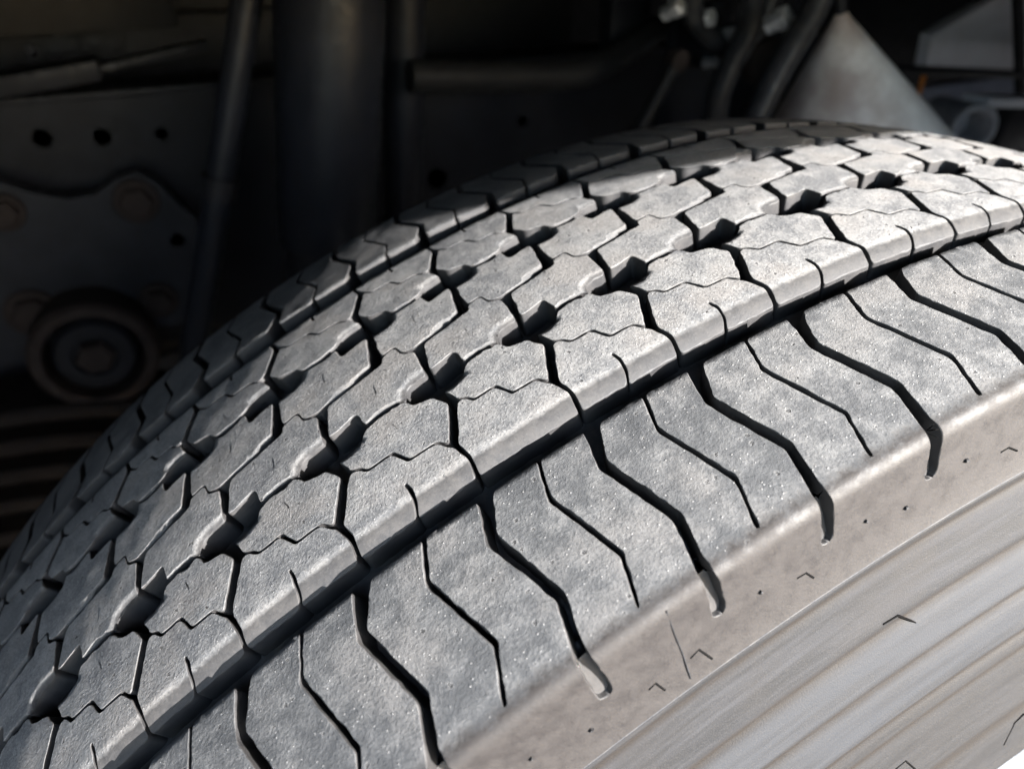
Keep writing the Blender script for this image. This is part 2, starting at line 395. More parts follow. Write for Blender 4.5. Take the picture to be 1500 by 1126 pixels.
CEN_LOW = [(.375, -3.8), (.315, -12.5), (.285, -16.8), (.400, -16.4), (.500, -15.6), (.550, -15.0), (.572, -16.6), (.584, -21.8), (.600, -21.5, 3),
           (.730, -20.6, 3), (.880, -20.8, 3), (.925, -21.6), (.950, -23.0), (.956, -20.8), (.988, -18.4), (1.080, -16.8), (1.228, -16.6), (1.240, -12.2), (1.264, -4.0),
           (1.155, -2.05, 2), (1.115, 1.9, 2), (.985, .9, 2), (.930, -.5), (.600, -2.4), (.400, -3.5)]
_c = flip(CEN_LOW[:19])                                  # starts at the right end, top side is G3
CEN_HIGH = _c + [(-1.0 + -.02, 1.6, 2), (-1.0 + .12, 2.75, 2), (-1.0 + .164, -1.2, 2), (-1.0 + .275, -2.7, 2), (-1.0 + .39, -1.8, 3), (-1.0 + .60, -.7, 3), (-1.0 + .850, .8, 3)]
CAV_B = [(.956, -21.5), (.988, -18.4), (1.08, -16.8), (1.228, -16.6)]
CAV_C = [(.265, -28.2), (.40, -27.8), (.50, -26.6)]
def d_should(X, S): return scoop(np.abs(S + 69.3), 1.6, .35)
def d_riblow(X, S): return 3.0 * np.clip((-54.4 - S) / 6.8, 0, 1.1) ** 1.75
def d_ribhigh(X, S): return scoop(dist_poly(X, S, CAV_C), 2.2, .9)
def d_cenlow(X, S):
    return scoop(dist_poly(X, S, CAV_B), 3.2, 1.1, 2.2)
NICK = {"cen": [((.79, -8.0), (.775, -12.6))], "rh": [((.765, -28.2), (.79, -31.8))]}

def resample(poly, step):
    out = []
    n = len(poly)
    for i in range(n):
        a = poly[i]; b = poly[(i + 1) % n]; fa = a[2] if len(a) > 2 else 0; fb = b[2] if len(b) > 2 else 0
        ax, ay, bx, by = a[0] * LP, a[1], b[0] * LP, b[1]
        m = max(1, int(math.hypot(bx - ax, by - ay) / step + .5))
        for k in range(m):
            u = k / m; out.append((ax + (bx - ax) * u, ay + (by - ay) * u, fa if k == 0 else (fa if fa == fb else 0)))
    return np.array(out)

def inside(poly, X, S):
    c = np.zeros(X.shape, bool); n = len(poly)
    for i in range(n):
        x0, y0 = poly[i][:2]; x1, y1 = poly[(i + 1) % n][:2]
        if y0 == y1: continue
        c ^= ((y0 > S) != (y1 > S)) & (X < (x1 - x0) * (S - y0) / (y1 - y0) + x0)
    return c

DEPTH = 8.6
def block_arrays(poly, dfun, nicks, k, step, grid, seed, jit=0.10, bev=0.27, uneven=1.0, rims=(), tail=0):
    """one tread block: rounded rim, side walls and a filled top. Returns verts, faces, normals, wear, side"""
    g = np.random.default_rng(seed)
    o = resample(poly, step); n = len(o); xy = o[:, :2].copy(); seam = o[:, 2] == 1; sipe = o[:, 2] == 2; soft = o[:, 2] == 3
    # soften corners a little, keep seams where they are
    for _ in range(2):
        sm = (np.roll(xy, 1, 0) + np.roll(xy, -1, 0)) / 2
        xy = np.where(seam[:, None], xy, xy * .6 + sm * .4)
    e = np.roll(xy, -1, 0) - np.roll(xy, 1, 0); e /= np.hypot(*e.T)[:, None] + 1e-9
    out = np.stack([e[:, 1], -e[:, 0]], 1)               # outward for anticlockwise loops
    out = np.where(seam[:, None], 0, out)
    j = g.normal(0, 1, n); j = j + .7 * np.roll(j, 1) + .7 * np.roll(j, -1)
    xy = xy + out * (j * jit * np.where(sipe, .25, .55))[:, None]
    w = bev * np.clip(1 + .35 * (lambda q: q + np.roll(q, 1) + np.roll(q, 2))(g.normal(0, .6, n)), .45, 2.2); w = np.where(seam, 0, np.where(sipe, w * .6, np.where(soft, w * 3.6, w)))
    for _ in range(2): w = np.where(seam, 0, np.minimum(w, (np.roll(w, 1) + w + np.roll(w, -1)) / 3 + .12))
    rings = []
    for ph in (0, 35, 65, 90):
        c_, s_ = math.cos(R_(ph)), math.sin(R_(ph))
        rings.append((xy - out * (w * (1 - c_))[:, None], w * (1 - s_), c_, s_))
    inner = rings[-1][0]
    x0, y0 = inner.min(0); x1, y1 = inner.max(0)
    gx, gy = np.meshgrid(np.arange(x0 + grid * .5, x1, grid), np.arange(y0 + grid * .5, y1, grid))
    gx = gx.ravel() + g.uniform(-.2, .2, gx.size) * grid; gy = gy.ravel() + g.uniform(-.2, .2, gy.size) * grid
    ok = inside(inner, gx, gy); gx, gy = gx[ok], gy[ok]
    far = np.ones(gx.shape, bool)
    for i in range(0, n, 1): far &= np.hypot(gx - inner[i, 0], gy - inner[i, 1]) > grid * .5
    gx, gy = gx[far], gy[far]; nd = np.zeros(gx.shape)
    for (a, b) in nicks or []:
        ax, ay, bx, by = a[0] * LP, a[1], b[0] * LP, b[1]; L = math.hypot(bx - ax, by - ay); ux, uy = (bx - ax) / L, (by - ay) / L
        keep = dist_poly(gx, gy, [a, b]) > 1.0; gx, gy, nd = gx[keep], gy[keep], nd[keep]
        px, py, pd = [], [], []
        for q in np.linspace(0, L, 7):
            bend = .25 * math.sin(q / L * 3.1)
            for off, dd in ((-.75, 0), (-.3, .0), (0, .9 if .3 < q < L - .3 else .1), (.3, .0), (.75, 0)):
                px.append(ax + ux * q - uy * (off + bend)); py.append(ay + uy * q + ux * (off + bend)); pd.append(dd)
        gx = np.concatenate([gx, px]); gy = np.concatenate([gy, py]); nd = np.concatenate([nd, pd])
    for rim, wd in (rims if grid < 3 else []):
        fx_, fy_ = np.meshgrid(np.arange(x0 + .3, x1, .62), np.arange(y0 + .3, y1, .62)); fx_ = fx_.ravel() + g.uniform(-.12, .12, fx_.size); fy_ = fy_.ravel() + g.uniform(-.12, .12, fy_.size)
        ok = dist_poly(fx_, fy_, rim) < wd; fx_, fy_ = fx_[ok], fy_[ok]
        ok = inside(inner, fx_, fy_)
        for i in range(n): ok &= np.hypot(fx_ - inner[i, 0], fy_ - inner[i, 1]) > .4
        fx_, fy_ = fx_[ok], fy_[ok]
        keep = dist_poly(gx, gy, rim) > wd; gx, gy, nd = np.concatenate([gx[keep], fx_]), np.concatenate([gy[keep], fy_]), np.concatenate([nd[keep], np.zeros(fx_.size)])
    pts = [Vector(p) for p in inner] + [Vector(p) for p in zip(gx, gy)]
    vo, eo, fo, ov, *_ = delaunay_2d_cdt(pts, [(i, (i + 1) % n) for i in range(n)], [], 1, 1e-5)
    back = [(l[0] if l else -1) for l in ov]
    X = np.concatenate([r[0][:, 0] for r in rings] + [gx]); S = np.concatenate([r[0][:, 1] for r in rings] + [gy])
    D = np.concatenate([r[1] for r in rings] + [nd])
    cN = np.concatenate([np.full(n, r[3]) for r in rings] + [np.ones(gx.size)]); cO = np.concatenate([np.full(n, r[2]) for r in rings] + [np.zeros(gx.size)])
    cN = np.where(np.concatenate([np.tile(seam, 4), np.zeros(gx.size, bool)]), 1, cN)
    O = np.concatenate([np.tile(out, (4, 1)), np.zeros((gx.size, 2))])
    t = X / LP + k
    def hf(X_, S_):
        z = dfun(X_, S_) if dfun else 0.0
        return z + uneven * lump(X_ + k * LP, S_)
    face_y = np.clip((np.abs(S) - 112) / 4, 0, 1)         # no unevenness where neighbours run on
    d0 = hf(X, S) * (1 - face_y); hgx = (hf(X + .1, S) - hf(X - .1, S)) / .2 * (1 - face_y); hgs = (hf(X, S + .1) - hf(X, S - .1)) / .2 * (1 - face_y)
    D = D + d0
    P, Nn, T, B = place(t, S, D)
    Nv = Nn + T * hgx[:, None] + B * hgs[:, None]; Nv /= np.linalg.norm(Nv, axis=1)[:, None]
    Nv = Nv * cN[:, None] + (T * O[:, :1] + B * O[:, 1:]) * cO[:, None]; Nv /= np.linalg.norm(Nv, axis=1)[:, None]
    # foot of the walls
    fx = xy + out * .7
    Pf, Nf, Tf, Bf = place(fx[:, 0] / LP + k, fx[:, 1], np.full(n, DEPTH + .6)); Of = Tf * out[:, :1] + Bf * out[:, 1:] + 1e-6
    Of /= np.linalg.norm(Of, axis=1)[:, None]
    nv = len(P); V = np.concatenate([P, Pf]); NV = np.concatenate([Nv, Of])
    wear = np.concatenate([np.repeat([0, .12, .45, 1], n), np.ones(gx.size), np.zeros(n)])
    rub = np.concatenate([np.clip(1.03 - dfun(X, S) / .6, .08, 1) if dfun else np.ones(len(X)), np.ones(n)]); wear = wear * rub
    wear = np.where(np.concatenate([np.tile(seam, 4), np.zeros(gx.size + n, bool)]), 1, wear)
    Sall = np.concatenate([S, fx[:, 1]]); side = np.clip((np.abs(Sall) - 110.0) / 9, 0, 1)
    F = []
    for i in range(n):
        q = (i + 1) % n
        if seam[i] and seam[q]: continue
        F.append((nv + i, nv + q, q, i))
        for r in range(3): F.append((r * n + i, r * n + q, (r + 1) * n + q, (r + 1) * n + i))
    for f in fo:
        idx = [back[i] for i in f]
        if -1 in idx: continue
        ids = [3 * n + i for i in idx]
        a, b, c = (np.array([X[i], S[i]]) for i in ids[:3])
        if (b[0] - a[0]) * (c[1] - a[1]) - (b[1] - a[1]) * (c[0] - a[0]) < 0: ids.reverse()
        F.append(tuple(ids))
    if tail:
        sg = tail; nn = 7; u = np.linspace(0, 1, nn); ss = -112.5 + (-A_SLOT - .4 + 112.5) * u; dd = 7.5 - 5.6 * u ** .7
        tt_ = np.concatenate([np.full(nn, -.075), np.full(nn, .095)]); s2 = np.concatenate([ss, ss]); d2 = np.concatenate([dd - .9, dd])
        if sg > 0: tt_, s2 = TAU - tt_, -s2
        P2, N2, T2, B2 = place(tt_ + k, s2, d2); b0 = len(V)
        V = np.concatenate([V, P2]); NV = np.concatenate([NV, N2]); wear = np.concatenate([wear, np.full(2 * nn, .3)]); side = np.concatenate([side, np.full(2 * nn, 1.0)])
        for i in range(nn - 1): F.append((b0 + i + 1, b0 + nn + i + 1, b0 + nn + i, b0 + i))
    return V, F, NV, wear, side

def to_mesh(name, V, F, NV, wear, side):
    me = bpy.data.meshes.new(name)
    me.from_pydata(V.tolist(), [], F)
    me.polygons.foreach_set("use_smooth", np.ones(len(me.polygons), bool))
    for nm, val in (("wear", wear), ("side", side), ("rib", np.full(len(V), 0.0 if name == "shoulder_block" else 1.0))):
        at_ = me.attributes.new(nm, 'FLOAT', 'POINT'); at_.data.foreach_set("value", np.asarray(val, np.float32))
    me.update()
    me.normals_split_custom_set_from_vertices(NV.tolist())
    return me

AXLE_H = 0.492
wheel = empty("truck_tyre", (0, 0, -AXLE_H))
tag(wheel, "worn dusty grey truck tyre with block tread filling the foreground", "tyre")

# ---- carcass: sidewalls, bead and the floor the blocks stand on
def carcass():
    near = []                                            # (y, r, ring_brown) from the tread floor out to the bead
    amp = {  # rings moulded into the sidewall: radius, width, depth (minus = stands proud)
        456.0: (1.3, -.30), 453.4: (1.6, .55), 435.5: (2.0, .8), 431.0: (4.0, -.30), 421.0: (2.0, .8), 416.0: (4.0, -.3), 404.5: (2.0, .7), 398.0: (1.6, .3), 391.0: (4.0, -.4), 370.0: (3.0, .8), 344.0: (3.0, -1.2), 318.0: (3.0, .8)}
    aa = np.concatenate([np.arange(A_END, a_at_radius(380), .45), np.arange(a_at_radius(380), PA[-1], 2.2), [PA[-1]]])
    yy = np.interp(aa, PA, PROF[:, 0]); rr = np.interp(aa, PA, PROF[:, 1]); ty = np.interp(aa, PA, PT[:, 0]); tr = np.interp(aa, PA, PT[:, 1])
    dep = np.zeros_like(aa); ring_brown = np.zeros_like(aa)
    for r0, (w, h) in amp.items():
        u = (rr - r0) / w; dep += h * np.exp(-u * u * 1.4)
        if h > 0: ring_brown += np.exp(-((rr - r0) / (w * .8)) ** 2)  # brown tone only in the sunk rings
    y2 = yy + tr * dep; r2 = rr - ty * dep
    prof = list(zip(y2, r2, np.clip(ring_brown, 0, 1)))
    fl = [(a_, 500 - 0.000886 * a_ * a_ - DEPTH, 0.0) for a_ in np.arange(0, 110.1, 5.0)]
    sh_ = np.arange(112, A_END - .4, 3.0)
    shp = [(float(np.interp(q, PA, PROF[:, 0]) + np.interp(q, PA, PT[:, 1]) * DEPTH), float(np.interp(q, PA, PROF[:, 1]) - np.interp(q, PA, PT[:, 0]) * DEPTH), 0.0) for q in sh_]
    half = fl + shp + prof
    full = [(-y, r, q) for y, r, q in half[::-1]] + half[1:]
    A = np.array(full); n = 720; m = len(A)
    th = np.linspace(0, 2 * math.pi, n, endpoint=False)
    V = np.stack([np.outer(np.sin(th), A[:, 1]), np.tile(A[:, 0], (n, 1)), np.outer(np.cos(th), A[:, 1])], 2).reshape(-1, 3) / 1000
    ii, jj = np.meshgrid(np.arange(n), np.arange(m - 1), indexing='ij'); i2 = (ii + 1) % n
    F = np.stack([ii * m + jj, i2 * m + jj, i2 * m + jj + 1, ii * m + jj + 1], 2).reshape(-1, 4)
    me = bpy.data.meshes.new("tyre"); me.from_pydata(V.tolist(), [], F.tolist())
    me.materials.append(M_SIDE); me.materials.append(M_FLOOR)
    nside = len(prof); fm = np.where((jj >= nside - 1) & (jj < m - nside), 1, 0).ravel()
    me.polygons.foreach_set("material_index", fm.astype(np.int32)); me.polygons.foreach_set("use_smooth", np.ones(len(F), bool))
    d = me.attributes.new("ring_brown", 'FLOAT', 'POINT'); d.data.foreach_set("value", np.tile(A[:, 2], n).astype(np.float32))
    me.update()
    return me
tyre = link("sidewall", carcass(), None, wheel, (0, 0, AXLE_H))

# ---- tread blocks, each a piece of its own round the part of the tyre in view
KINDS = [("shoulder_block", SHOULDER, d_should, None), ("tread_block", RIB_LOW, d_riblow, None), ("tread_block", RIB_HIGH, d_ribhigh, NICK["rh"]), ("tread_block", CEN_LOW, d_cenlow, NICK["cen"])]
def flip_d(f): return lambda X, S: f(TAU * LP - X, -S)
def flip_n(nk): return None if nk is None else [((TAU - a[0], -a[1]), (TAU - b[0], -b[1])) for a, b in nk]
ALL = KINDS + [(nm, CEN_HIGH if p is CEN_LOW else flip(p), flip_d(f), flip_n(nk)) for nm, p, f, nk in KINDS]
K0, K1 = -9, 9
RIMS = [(CAV_B, 3.4)]; RIMS_F = [([(TAU - a, -b) for a, b in r_], w_) for r_, w_ in RIMS]
seed = 0
for k in range(K0, K1 + 1):
    for ki, (nm, poly, f, nk) in enumerate(ALL):
        seed += 1
        if ki == 1 and k in (-2, 6): poly = RIB_LOW_PLAIN
        arr = block_arrays(poly, f, nk if rng.uniform() < .85 else None, k, 0.9 if ki < 4 else 1.2, 1.6 if ki < 4 else 2.2, seed, rims=RIMS if ki == 3 else RIMS_F if ki == 7 else (), tail=-1 if ki == 0 else 1 if ki == 4 else 0)
        link(nm, to_mesh(nm, *arr), M_TREAD, wheel, (0, 0, AXLE_H))
# the rest of the tread, turned away from view, as one piece
Vs, Fs, Ns, Ws, Ss, base = [], [], [], [], [], 0
for ki, (nm, poly, f, nk) in enumerate(ALL):
    V, F, NV, w_, s_ = block_arrays(poly, f, None, 20, 4.0, 9.0, 900 + ki, uneven=0.0)
    for k in range(K1 + 1, K0 + N_PITCH):
        d = float(theta(k + .5) - theta(20.5)); c_, q_ = math.cos(d), math.sin(d)
        Mx = np.array([[c_, 0, -q_], [0, 1, 0], [q_, 0, c_]])
        Vs.append(V @ Mx); Ns.append(NV @ Mx); Fs += [tuple(i + base for i in fc) for fc in F]; Ws.append(w_); Ss.append(s_); base += len(V)
rest = link("tread_remainder", to_mesh("tread_remainder", np.concatenate(Vs), Fs, np.concatenate(Ns), np.concatenate(Ws), np.concatenate(Ss)), M_TREAD, wheel, (0, 0, AXLE_H))
rest["kind"] = "stuff"

# ---- small moulding marks on the near shoulder and sidewall
def on_profile(px, py):
    """where the ray through a place of the photograph meets the near sidewall: (theta, a)"""
    d = (CAM_ROT @ Vector(((px - 750) / (FOC * 1500), -(py - 563) / (FOC * 1500), -1.0))).normalized(); prev = None
    for i in range(2400):
        q = CAM_POS + d * (0.1 + i * .0004); rad = math.hypot(q.x, q.z) * 1000; a = a_at_radius(min(max(rad, 290), 487))
        g = -q.y * 1000 - float(np.interp(a, PA, PROF[:, 0]))
        if g < 0: return math.atan2(q.x, q.z), a
    return None
def mark(name, px_list, w, hgt, mat=None):
    pts = []
    for px, py in px_list:
        h = on_profile(px, py)
        if h is None: return
        th, a = h; y = -float(np.interp(a, PA, PROF[:, 0])); r = float(np.interp(a, PA, PROF[:, 1])); ny = -abs(float(np.interp(a, PA, PT[:, 1]))); nr = float(np.interp(a, PA, PT[:, 0]))
        pts.append(Vector((r * math.sin(th), y, r * math.cos(th))) / 1000 + Vector((nr * math.sin(th), ny, nr * math.cos(th))) * hgt)
    bm = bmesh.new(); bm_tube(bm, pts, w, 6)
    link(name, mesh_from_bm(name, bm, 60), mat or M_SLIT, tyre)
for c in [((1293, 913), (1315, 901), (1341, 911)), ((1011, 963), (1023, 950), (1043, 964)), ((1311, 1126), (1326, 1113), (1341, 1126)), ((1167, 846), (1180, 838), (1191, 845)), ((1466, 662), (1477, 655), (1490, 660)), ((950, 1009), (960, 1000), (974, 1010)), ((1470, 1090), (1486, 1058), (1500, 1045))]:
    mark("moulding_chevron", c, 0.00034, -0.0001)
for x, y in [(1413, 674), (1325, 743), (1267, 762), (1113, 866), (864, 1067), (777, 1109)]:
    mark("moulding_pip", [(x - 1, y), (x + 1, y), (x + 2.5, y - 1.5)], 0.00055, 0.0002, M_SIDE)
mark("moulding_line", [(975, 893), (985, 920), (1000, 958), (1011, 992)], 0.00026, 0.00005, M_SIDE)

# ---- rim behind the sidewall
bm = bmesh.new()
bm_lathe(bm, (0, 0, 0), (0, -1, 0), [(-.118, .26), (-.122, .292), (-.112, .297), (-.108, .284), (-.09, .272), (.09, .272), (.108, .284), (.116, .298), (.124, .298), (.126, .292), (.118, .276), (.098, .262), (.05, .254), (.035, .24), (.055, .17), (.058, .14), (.02, .13), (-.02, .12), (-.05, .24), (-.118, .26)], 96, cap=False)
bmesh.ops.remove_doubles(bm, verts=bm.verts, dist=1e-6); bmesh.ops.recalc_face_normals(bm, faces=bm.faces)
link("wheel_rim", mesh_from_bm("rim", bm, 35), M_RIM, wheel, (0, 0, AXLE_H))

# ================================================================== SETTING
bm = bmesh.new(); bmesh.ops.create_grid(bm, x_segments=1, y_segments=1, size=150)
gnd = link("ground", mesh_from_bm("ground", bm), M_GROUND, None, (0, 0, -AXLE_H)); tag(gnd, kind="structure")

# ---- truck body over the wheel; its sill throws the straight shade edge across the tread
EDGE_Y, EDGE_Z = -0.30, 0.642
body = empty("parked_truck", (0, 0.4, EDGE_Z))
tag(body, "dark underside of the parked truck behind and above the tyre", "truck")
def body_part(name, c, s, mat, bev=.006):
    b = bmesh.new(); bm_box(b, Vector(c) - body.location, s, bev); return link(name, mesh_from_bm(name, b, 40), mat, body)
body_part("side_panel", (0, EDGE_Y + .025, EDGE_Z + .60), (6.0, .05, 1.2), M_BODY)
body_part("shade_panel_left", (-1.80, EDGE_Y + .03, .156), (2.40, .06, .95), M_BODY)  # unseen panel, added to keep light out from under the truck
body_part("shade_panel_right", (1.72, EDGE_Y + .03, .156), (2.56, .06, .95), M_BODY)  # unseen too; its edge is set to stop sun reaching the rail
body_part("shade_panel_far", (0, 2.17, .20), (6.0, .06, 1.00), M_BODY)  # added out of view, closes off light from the far side
body_part("shade_panel_front", (-2.97, .95, .22), (.05, 2.38, .98), M_BODY)  # added end panel, shuts out light below the floor
body_part("shade_panel_rear", (2.97, .95, .22), (.05, 2.38, .98), M_BODY)  # likewise at the other end, added to darken the underside
body_part("floor_panel", (0, .95, EDGE_Z + .09), (6.0, 2.4, .04), M_BLACK)
body_part("far_side_panel", (0, 2.175, EDGE_Z + .60), (6.0, .05, 1.2), M_BODY)

backing = empty("dark_backing", (.2, 1.35, -.1)); tag(backing, "black boxes added as a dark backing behind the rail", "engine")
def epart(name, c, s_, bev=.02):
    b = bmesh.new(); bm_box(b, Vector(c) - backing.location, s_, bev); return link(name, mesh_from_bm(name, b, 40), M_BLACK, backing)
epart("backing_main", (-.2, 1.42, .25), (2.2, .36, .70)); epart("backing_low", (-.2, 1.42, -.22), (2.0, .30, .30)); epart("backing_right", (1.75, 1.50, .22), (1.7, .40, .76)); epart("backing_cover", (-.3, 1.22, .33), (.7, .04, .24), .01)  # added black boxes: close bright gaps and cut fill behind the rail

# ---- frame rail with punched holes
rail = empty("chassis_rail", (0, .80, .12)); tag(rail, "dark painted chassis rail with a row of round holes", "chassis rail")
def lpart(root, name, bm, mat, smooth=40):
    me = mesh_from_bm(name, bm, smooth); me.transform(Matrix.Translation(-root.location)); return link(name, me, mat, root)
def lplate(root, name, mat, outline, holes, y, th):
    o = plate(name, mat, root, outline, holes, y, th); o.data.transform(Matrix.Translation(-root.location)); return o
YR = .80
h1, h2, h3 = at(62, 203, YR), at(150, 201, YR), at(237, 196, YR)
top_z = at(100, 148, YR).z; bot_z = .06
h4 = at(765, 178, YR); h5 = at(640, 262, YR); h6 = at(672, 240, YR)
lplate(rail, "web", M_FRAME, [(-1.6, bot_z), (.88, bot_z), (.88, top_z), (-1.6, top_z)],
       [circ(h1.x, h1.z, .0105), circ(h2.x, h2.z, .0105), circ(h3.x, h3.z, .008), circ(h4.x, h4.z, .008), circ(h5.x, h5.z, .016), circ(-.62, h1.z, .0105), circ(-.8, h1.z, .0105), circ(.45, .28, .0105)], YR, .008)
bm = bmesh.new(); bm_box(bm, (-.36, YR + .04, top_z + .003), (2.48, .085, .008), .002); lpart(rail, "top_flange", bm, M_FRAME)
bm = bmesh.new(); bm_box(bm, (-.36, YR + .04, bot_z - .003), (2.48, .085, .008), .002); lpart(rail, "bottom_flange", bm, M_FRAME)

# ---- bracket bolted to the rail, with its scalloped upper edge, bolts and the big bush
YB = .73
hang = empty("spring_hanger", (at(140, 510, YB).x, YB, .2)); tag(hang, "grey cast spring hanger with rusty bolts and round bush", "spring hanger")
ol_px = [(-160, 262), (-60, 262), (0, 268), (50, 284), (100, 292), (140, 285), (170, 262), (200, 253), (232, 268), (262, 300), (300, 330), (310, 400), (312, 470), (250, 478), (190, 480), (120, 500), (60, 525), (-10, 545), (-160, 560)]
ol = [(p.x, p.z) for p in (at(x, y, YB) for x, y in ol_px)][::-1]
hh = at(260, 352, YB); hk = at(100, 350, YB)
lplate(hang, "plate", M_BRACKET, ol, [circ(hh.x, hh.z, .009)], YB, .022)
for px, py, r, mt in [(200, 296, .024, M_RUST), (48, 460, .028, M_RUST), (232, 441, .022, M_RUST), (5, 312, .020, M_RUST)]:
    p = at(px, py, YB - .006); bm = bmesh.new()
    bm_lathe(bm, p, (0, -1, 0), [(-.006, r * 1.05), (.0, r * 1.05), (.001, r)], 24)
    bm_lathe(bm, p, (0, -1, 0), [(0, r * .8), (.010, r * .8), (.012, r * .68)], 6)
    lpart(hang, "bolt", bm, mt, 30)
p = at(140, 510, YB - .03); bush = None
bm = bmesh.new(); bm_lathe(bm, p, (0, -1, 0), [(-.05, .070), (.022, .070), (.028, .065), (.028, .055), (.012, .052), (-.05, .052)], 40, cap=False); bmesh.ops.recalc_face_normals(bm, faces=bm.faces)
bush = lpart(hang, "bush_housing", bm, M_RUST, 30)
bm = bmesh.new(); bm_lathe(bm, p, (0, -1, 0), [(-.05, .046), (.016, .046), (.022, .041), (.022, .026), (.018, .024)], 36); me = mesh_from_bm("bush_core", bm, 30); me.transform(Matrix.Translation(-hang.location)); link("bush_core", me, M_FRAME, hang)
bm = bmesh.new(); bm_lathe(bm, p + Vector((0, -.016, 0)), (0, -1, 0), [(-.01, .022), (.010, .022), (.014, .018)], 6); lpart(hang, "bush_bolt", bm, M_RUST, 30)

# ---- leaf spring running forward under the hanger
leaf = empty("leaf_spring", (at(60, 680, .71).x, .71, at(60, 680, .71).z)); tag(leaf, "stacked brown steel leaf spring low behind the tyre", "leaf spring")
for i, py in enumerate((576, 618, 660, 702, 748, 800)):
    a = at(-220, py + 60, .71); b = at(60, py + 6, .71); c = at(330, py - 6, .71)
    pts = curve_pts([a, b, c], 10); bm = bmesh.new(); prev = None; hw, ht = .045, .0105
    for q in pts:
        ring = [bm.verts.new(q + Vector((0, sy * hw, sz * ht))) for sy, sz in ((-1, -.6), (-1, .6), (-.92, 1), (.92, 1), (1, .6), (1, -.6), (.92, -1), (-.92, -1))]
        if prev:
            for j in range(8): bm.faces.new((prev[j], prev[(j + 1) % 8], ring[(j + 1) % 8], ring[j]))
        else: bm.faces.new(ring)
        prev = ring
    bm.faces.new(prev[::-1]); bmesh.ops.recalc_face_normals(bm, faces=bm.faces)
    lpart(leaf, "leaf", bm, M_LEAF, 35)

# ---- damper standing upright, thin link beside it
def upright(name, label, cat, px_top, px_bot, Y, r, mat, parts):
    a = at(*px_top, Y); b = at(*px_bot, Y); ax = (a - b).normalized()
    top = a + ax * .05; bot = b - ax * .12; L = (top - bot).length
    root = empty(name, bot); tag(root, label, cat)
    for pn, prof, mt in parts(L, r):
        bm = bmesh.new(); bm_lathe(bm, bot, ax, prof, 40); lpart(root, pn, bm, mt, 30)
    return root
upright("shock_absorber", "upright blue-grey shock absorber tube behind the tyre", "shock absorber", (484, 0), (480, 380), .58, .054, M_TUBE,
        lambda L, r: [("dust_tube", [(L * .32, r * .9), (L * .325, r), (L, r)], M_TUBE), ("body_tube", [(0, r * .84), (L * .32, r * .84)], M_BLACK), ("lower_eye", [(-.04, r * .5), (0, r * .6)], M_RUST)])
upright("stabiliser_link", "thin dark stabiliser rod leaning left of the shock absorber", "rod", (362, 0), (302, 395), .62, .015, M_TUBE,
        lambda L, r: [("rod", [(0, r), (L, r)], M_TUBE), ("clamp", [(L * .45, r * 1.25), (L * .5, r * 1.25)], M_BLACK)])
upright("support_post", "dark square-edged support post right of the shock absorber", "post", (592, 0), (590, 330), .66, .024, M_FRAME,
        lambda L, r: [("post", [(0, r), (L, r)], M_FRAME), ("sleeve", [(L * .1, r * 1.2), (L * .3, r * 1.2)], M_BLACK)])

# ---- crossmember above the rail on the left
cm = empty("cross_beam", (-.3, .90, .42)); tag(cm, "dark cross beam with small bracket above the rail holes", "beam")
a, b = at(-120, 62, .86), at(262, 40, .86)
bm = bmesh.new(); bm_box(bm, ((a.x + b.x) / 2 - .05, .95, a.z + .09), (abs(b.x - a.x) + .1, .18, .18), .004); lpart(cm, "beam", bm, M_OLIVE)
bm = bmesh.new(); q = at(50, 116, .83); bm_box(bm, q, (.14, .05, .022), .002, Matrix.Rotation(R_(-6), 3, 'Y')); lpart(cm, "bracket", bm, M_FRAME)
bm = bmesh.new(); q = at(150, 100, .85); bm_box(bm, q, (.25, .03, .010), .002, Matrix.Rotation(R_(-9), 3, 'Y')); lpart(cm, "strip", bm, M_BLACK)
bm = bmesh.new(); q = at(48, 76, .82); bm_lathe(bm, q, (0, -1, .3), [(0, .006), (.012, .006), (.014, .004)], 6); lpart(cm, "clip", bm, M_TUBE)

# ---- panel and arm behind the middle
pan = empty("battery_box", (at(725, 60, 1.0).x, 1.0, at(725, 90, 1.0).z)); tag(pan, "dark brown box between the posts behind the tyre", "box")
a, b = at(612, 84, 1.0), at(842, -30, 1.0)
bm = bmesh.new(); bm_box(bm, ((a.x + b.x) / 2, 1.08, (a.z + b.z) / 2), (b.x - a.x, .16, b.z - a.z), .006); lpart(pan, "case", bm, M_OLIVE)
a, b = at(612, 100, .97), at(842, 78, .97)
bm = bmesh.new(); bm_box(bm, ((a.x + b.x) / 2, 1.02, (a.z + b.z) / 2), (b.x - a.x + .03, .10, .016), .003); lpart(pan, "tray", bm, M_FRAME)
arm = empty("bent_bracket", at(800, 110, .6)); tag(arm, "bent dark brown bracket curving up behind the tyre", "bracket")
bm = bmesh.new(); bm_tube(bm, curve_pts([at(600, 112, .6), at(760, 112, .6), at(850, 108, .6), at(910, 78, .62), at(960, 45, .64), at(1010, 30, .66)], 8), .017); lpart(arm, "bar", bm, M_OLIVE)
bm = bmesh.new(); q = at(915, 40, .66); bm_box(bm, q, (.06, .03, .07), .004); lpart(arm, "end_plate", bm, M_FRAME)

